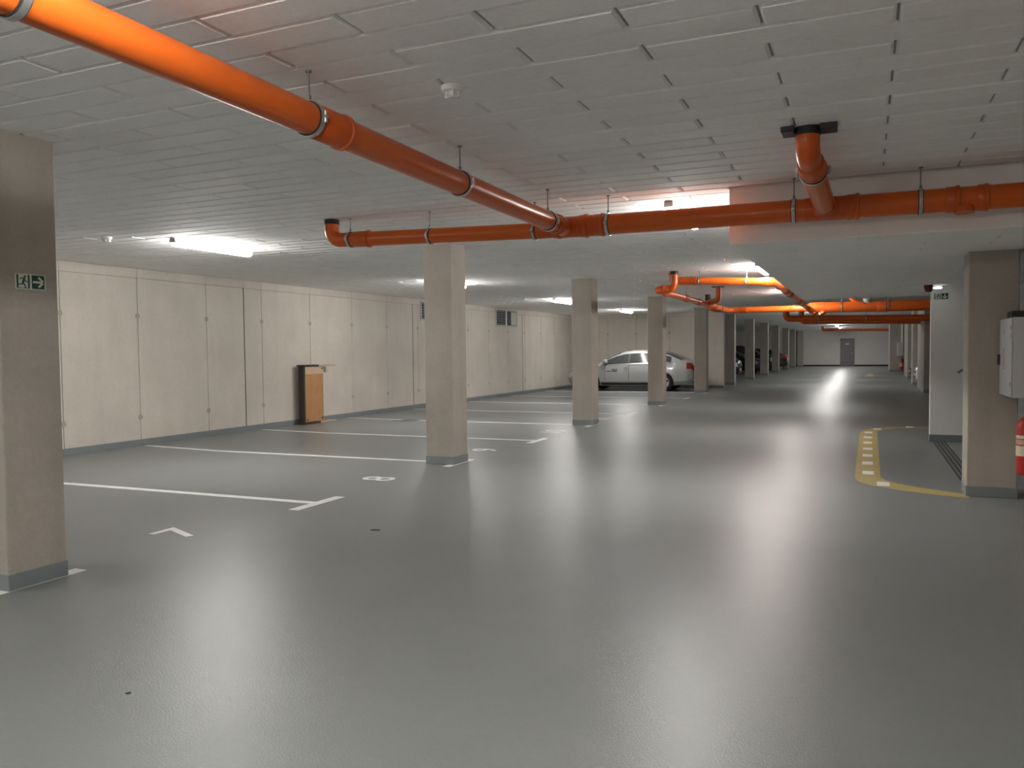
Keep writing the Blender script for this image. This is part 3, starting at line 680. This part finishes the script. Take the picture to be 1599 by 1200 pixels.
# ------------------------------------------------------------------ brown board box at the left wall
bxo = thing('board_frame', 'brown board frame with top and bottom shelf standing at the left wall', 'furniture', (-10.52, 13.42, 0))
link('back_panel', bevbox(-0.02, 0.0, 0.08, 0.68, 0.045, 1.19, 0.003, 1), 'wood', bxo)
link('side_panel', bevbox(-0.13, -0.005, 0.03, 0.075, 0.03, 1.20, 0.003, 1), 'darkboard', bxo)
link('top_shelf', bevbox(-0.15, 0.03, 0.0, 0.50, 1.19, 1.225, 0.003, 1), 'darkboard', bxo)
link('top_shelf', bevbox(-0.15, 0.03, 0.505, 1.08, 1.185, 1.22, 0.003, 1), 'woodedge', bxo)
link('bottom_shelf', bevbox(-0.15, 0.04, 0.0, 0.52, 0.0, 0.035, 0.003, 1), 'darkboard', bxo)
link('bottom_shelf', bevbox(-0.15, 0.04, 0.525, 1.08, 0.0, 0.03, 0.003, 1), 'woodedge', bxo)
link('head_rail', bevbox(-0.015, 0.006, 0.08, 0.68, 1.03, 1.185, 0.003, 1), 'woodedge', bxo)
for y, z in ((0.13, 0.09), (0.63, 0.10), (0.63, 1.14)): MB().tube([(-0.001, y, z), (0.012, y, z)], 0.018, 10).obj('bolt', 'black', bxo)

# ------------------------------------------------------------------ cars
def lerp_tab(tab, x):
    if x >= tab[0][0]: return tab[0][1]
    for (a, va), (b, vb) in zip(tab, tab[1:]):
        if b <= x <= a: t = (a-x)/(a-b); return va+(vb-va)*t
    return tab[-1][1]
class Car:
    # x forward, z up; tables run nose -> tail
    def __init__(s, kind='saloon'):
        s.kind = kind
        if kind == 'saloon':
            s.top = [(2.33,.60),(2.28,.70),(2.1,.79),(1.7,.88),(1.2,.965),(1.05,1.01),(.8,1.16),(.5,1.31),(.2,1.405),(-.1,1.445),(-.4,1.455),(-.8,1.435),(-1.15,1.385),(-1.45,1.30),(-1.75,1.17),(-2.0,1.07),(-2.2,1.04),(-2.28,1.0),(-2.33,.90)]
            s.belt = [(2.33,.54),(2.28,.62),(2.1,.70),(1.7,.80),(1.2,.88),(.9,.915),(0,.945),(-1.2,.985),(-1.8,1.0),(-2.2,.98),(-2.33,.84)]
            s.xa, s.xb = 1.05, -1.98
        else:
            s.top = [(2.2,.75),(2.15,.88),(1.9,1.00),(1.4,1.09),(1.15,1.14),(.9,1.30),(.6,1.48),(.3,1.60),(0,1.655),(-.6,1.67),(-1.3,1.64),(-1.8,1.58),(-2.0,1.40),(-2.12,1.15),(-2.2,.95)]
            s.belt = [(2.2,.68),(2.15,.80),(1.9,.90),(1.4,.98),(.9,1.02),(0,1.05),(-1.2,1.08),(-1.9,1.08),(-2.2,.88)]
            s.xa, s.xb = 1.15, -2.05
        s.L0, s.L1 = s.top[0][0], s.top[-1][0]
        s.wid = [(s.L0,.62),(s.L0-.06,.73),(s.L0-.25,.84),(s.L0-.7,.895),(0,.905),(s.L1+.7,.895),(s.L1+.25,.85),(s.L1+.06,.77),(s.L1,.68)]
        s.bot = [(s.L0,.30),(s.L0-.2,.20),(s.L0-.8,.18),(s.L1+.9,.19),(s.L1+.2,.26),(s.L1,.36)]
    def ring(s, x):
        zt, zb, w_, z0 = lerp_tab(s.top, x), lerp_tab(s.belt, x), lerp_tab(s.wid, x), lerp_tab(s.bot, x)
        h = max(0.0, min(1.0, (zt-zb-0.05)/0.42)); wt = w_*(0.93-0.25*h); zm_ = z0+(zb-z0)*0.55
        return [(0, z0), (w_*.82, z0), (w_*.975, z0+.13), (w_, zm_), (w_*.975, zb), (wt, zt-.035-0.02*h), (wt*.85, zt-.008), (wt*.45, zt+.006), (0, zt+.010)]
    def pt(s, x, v, side=1, off=0.0):
        R_ = s.ring(x); i = min(int(v), len(R_)-2); t = v-i
        y = R_[i][0]+(R_[i+1][0]-R_[i][0])*t; z = R_[i][1]+(R_[i+1][1]-R_[i][1])*t
        if off:
            dy, dz = R_[i+1][0]-R_[i][0], R_[i+1][1]-R_[i][1]; l = math.hypot(dy, dz) or 1; y += dz/l*off; z -= dy/l*off
        return (x, y*side, z)
    def patch(s, x0, x1, v0, v1, side, off=0.008, nx=8, nv=3):
        mb = MB(); 
        f0 = v0 if callable(v0) else (lambda x: v0); f1 = v1 if callable(v1) else (lambda x: v1)
        for i in range(nx+1):
            x = x0+(x1-x0)*i/nx
            for j in range(nv+1): mb.v.append(s.pt(x, f0(x)+(f1(x)-f0(x))*j/nv, side, off))
        for i in range(nx):
            for j in range(nv): a = i*(nv+1)+j; mb.f.append((a, a+1, a+nv+2, a+nv+1))
        return mb
    def screen(s, x0, x1, v0, off=0.008, nx=8):
        mb = MB(); vs = [v0+(8-v0)*k/5 for k in range(6)]
        for i in range(nx+1):
            x = x0+(x1-x0)*i/nx
            row = [s.pt(x, v, 1, off) for v in vs]+[s.pt(x, v, -1, off) for v in reversed(vs[:-1])]
            mb.v += row
        n_ = 11
        for i in range(nx):
            for j in range(n_-1): a = i*n_+j; mb.f.append((a, a+1, a+n_+1, a+n_))
        return mb
    def body(s):
        xs = sorted(set([t[0] for t in s.top]+[t[0] for t in s.wid]+[s.L1+(s.L0-s.L1)*k/44 for k in range(45)]), reverse=True)
        mb = MB(); n_ = 16
        for x in xs:
            R_ = s.ring(x); mb.v += [(x, y, z) for y, z in R_]+[(x, -y, z) for y, z in reversed(R_[1:-1])]
        for i in range(len(xs)-1):
            for k in range(n_): a = i*n_+k; b = i*n_+(k+1) % n_; mb.f.append((a, b, b+n_, a+n_))
        mb.f.append(tuple(range(n_))); e = (len(xs)-1)*n_; mb.f.append(tuple(e+k for k in range(n_)))
        return mb.mesh('body')
AX = {'saloon': (1.42, -1.25, 0.315), 'suv': (1.32, -1.28, 0.35)}
_cache = {}
def car(label, kind, paint, loc, rz, decal=False, group=None):
    key = (kind, paint)
    t = thing('car', label, 'car', loc, group, rz)
    K = Car(kind); fx, rx, wr_ = AX[kind]
    if kind not in _cache:
        me = K.body(); o = bpy.data.objects.new('tmpbody', me); C.objects.link(o)
        cuts = []
        for ax in (fx, rx):
            for sd in (1, -1):
                cm = MB().tube([(ax, sd*0.60, wr_), (ax, sd*1.1, wr_)], wr_+0.055, 32).mesh(); co = bpy.data.objects.new('tmpcut', cm); C.objects.link(co); cuts.append(co)
                md = o.modifiers.new('b', 'BOOLEAN'); md.operation = 'DIFFERENCE'; md.object = co; md.solver = 'EXACT'
        dg = bpy.context.evaluated_depsgraph_get(); nm = bpy.data.meshes.new_from_object(o.evaluated_get(dg)); nm.name = 'car_body_'+kind
        for c_ in cuts+[o]: bpy.data.objects.remove(c_)
        _cache[kind] = nm
    me = _cache[kind].copy(); me.materials.clear(); b = link('body', me, paint, t, 32)
    xa, xb = K.xa, K.xb
    for sd in (1, -1):
        zt = 4.86
        wins = [(.86, .02, 'front_window'), (-.06, -1.12, 'rear_window'), (-1.18, -1.52, 'quarter_window')] if kind == 'saloon' else [(.9, .08, 'front_window'), (0.0, -.95, 'rear_window'), (-1.02, -1.75, 'quarter_window')]
        for x0, x1, nm in wins: K.patch(x0, x1, 4.08, zt, sd, 0.016, 24, 4).obj(nm, 'glass', t, 60)
        K.patch(wins[0][1]+.015, wins[1][0]-.015, 4.06, zt, sd, 0.013, 4, 4).obj('door_pillar', 'trim', t, 60)
        K.patch(wins[1][1]+.015, wins[2][0]-.015, 4.06, zt, sd, 0.013, 4, 4).obj('door_pillar', 'trim', t, 60)
        K.patch(.93, -1.5, 4.0, 4.06, sd, 0.012, 16, 1).obj('window_trim', 'rim' if kind == 'saloon' else 'trim', t, 60)
        for xs_ in (.86, -.03, -1.0): K.patch(xs_+.006, xs_-.006, 2.2, 3.98, sd, 0.003, 1, 6).obj('door_gap', 'trim', t)
        K.patch(fx-.42, rx+.42, 1.25, 2.05, sd, 0.006, 12, 2).obj('sill', 'trim', t)
        for xh in (.12, -.88):
            p = Vector(K.pt(xh, 3.72, sd, 0.02)); link('door_handle', bevbox(p.x-.10, p.x+.02, min(p.y-.012, p.y+.012), max(p.y-.012, p.y+.012), p.z-.014, p.z+.014, 0.005), paint, t)
        mp = Vector(K.pt(.80, 4.1, sd, 0.10)); link('mirror', bevbox(mp.x-.06, mp.x+.10, mp.y-.09, mp.y+.09, mp.z-.01, mp.z+.13, 0.04, 3), paint, t, True)
        # lamps
        K.patch(K.L0-.34, K.L0-.02, 3.15, 3.95, sd, 0.010, 6, 3).obj('headlamp', 'headlamp', t, 60)
        K.patch(K.L1+.27, K.L1+.01, 3.38, 4.0, sd, 0.012, 6, 3).obj('tail_lamp', 'tail', t, 60)
        for ax in (fx, rx):
            y0, y1 = sd*0.68, sd*0.885
            wh = MB().tube([(ax, y0, wr_), (ax, y0+sd*.02, wr_), (ax, y1-sd*.03, wr_), (ax, y1, wr_)], [wr_-.03, wr_, wr_, wr_-.03], 32).obj('wheel', 'tyre', t, 35)
            MB().tube([(ax, y1-sd*.002, wr_), (ax, y1+sd*.004, wr_)], wr_*.68, 28).obj('rim', 'rim', wh, 35)
            mb = MB()
            for k in range(5):
                a = 2*PI*k/5+.3; c_ = Vector((ax+math.cos(a)*wr_*.42, y1+sd*.006, wr_+math.sin(a)*wr_*.42)); u = Vector((math.cos(a), 0, math.sin(a))); v = Vector((-math.sin(a), 0, math.cos(a)))
                mb.add(*_cube(c_, u*wr_*.20, v*wr_*.10, Vector((0, .003, 0))))
            mb.obj('rim_opening', 'black', wh)
    K.screen(xa-.06, .33 if kind == 'saloon' else .42, 5.35).obj('windscreen', 'glass', t, 60)
    K.screen(-1.18 if kind == 'saloon' else -1.82, xb+.10, 5.3).obj('rear_screen', 'glass', t, 60)
    zg = .48 if kind == 'saloon' else .62
    link('grille', bevbox(K.L0-.10, K.L0+.012, -.42, .42, zg-.02, zg+.10, 0.02), 'trim', t)
    link('lower_grille', bevbox(K.L0-.16, K.L0+.008, -.52, .52, .30, .40, 0.02), 'trim', t)
    link('number_plate', bevbox(K.L0, K.L0+.02, -.26, .26, .42, .50, 0.004, 1), 'plastic_white', t)
    link('rear_plate', bevbox(K.L1-.015, K.L1+.03, -.26, .26, .70, .81, 0.004, 1), 'plastic_white', t)
    link('rear_bumper', bevbox(K.L1-.05, K.L1+.22, -.70, .70, .36, .56, 0.05, 3), paint, t, True)
    if decal:
        dc = MB(); F = lambda u, z: K.pt(u, 3+(z-.0), 1, 0.006)
        for (x0, x1, v0, v1) in [(.80-k*.030, .80-k*.030-.022, 3.30, 3.40) for k in range(7)]+[(.57, .40, 3.30, 3.42), (.58, .48, 3.48, 3.58), (.44, .40, 3.46, 3.60)]:
            q = K.patch(x0, x1, v0, v1, 1, 0.006, 1, 1); dc.add(q.v, q.f)
        dc.obj('door_lettering', 'trim', t)
    return t
car('silver saloon car parked side-on behind the columns in front of the cross wall', 'saloon', 'silver', (-7.72, 28.82, 0), PI, True)
GC = 'dark cars in the far left bays'
car('black tall car in the first dark bay past the cross wall', 'suv', 'blackpaint', (-7.75, 40.3, 0), 0, group=GC)
car('black car showing one bright headlamp between two dim columns', 'saloon', 'blackpaint', (-7.55, 49.2, 0), 0, group=GC)
car('black car barely showing beyond the third dim column', 'suv', 'darkpaint', (-7.4, 54.6, 0), 0, group=GC)
car('dark hatchback with red tail lamp in the farthest visible bay', 'saloon', 'darkpaint', (-7.15, 57.6, 0), PI, group=GC)
car('white car with its nose poking out beside the pale right pier', 'saloon', 'whitepaint', (3.99, 33.35, 0), PI)
car('dark car with its nose poking out beyond the white car', 'saloon', 'blackpaint', (4.05, 38.3, 0), PI)
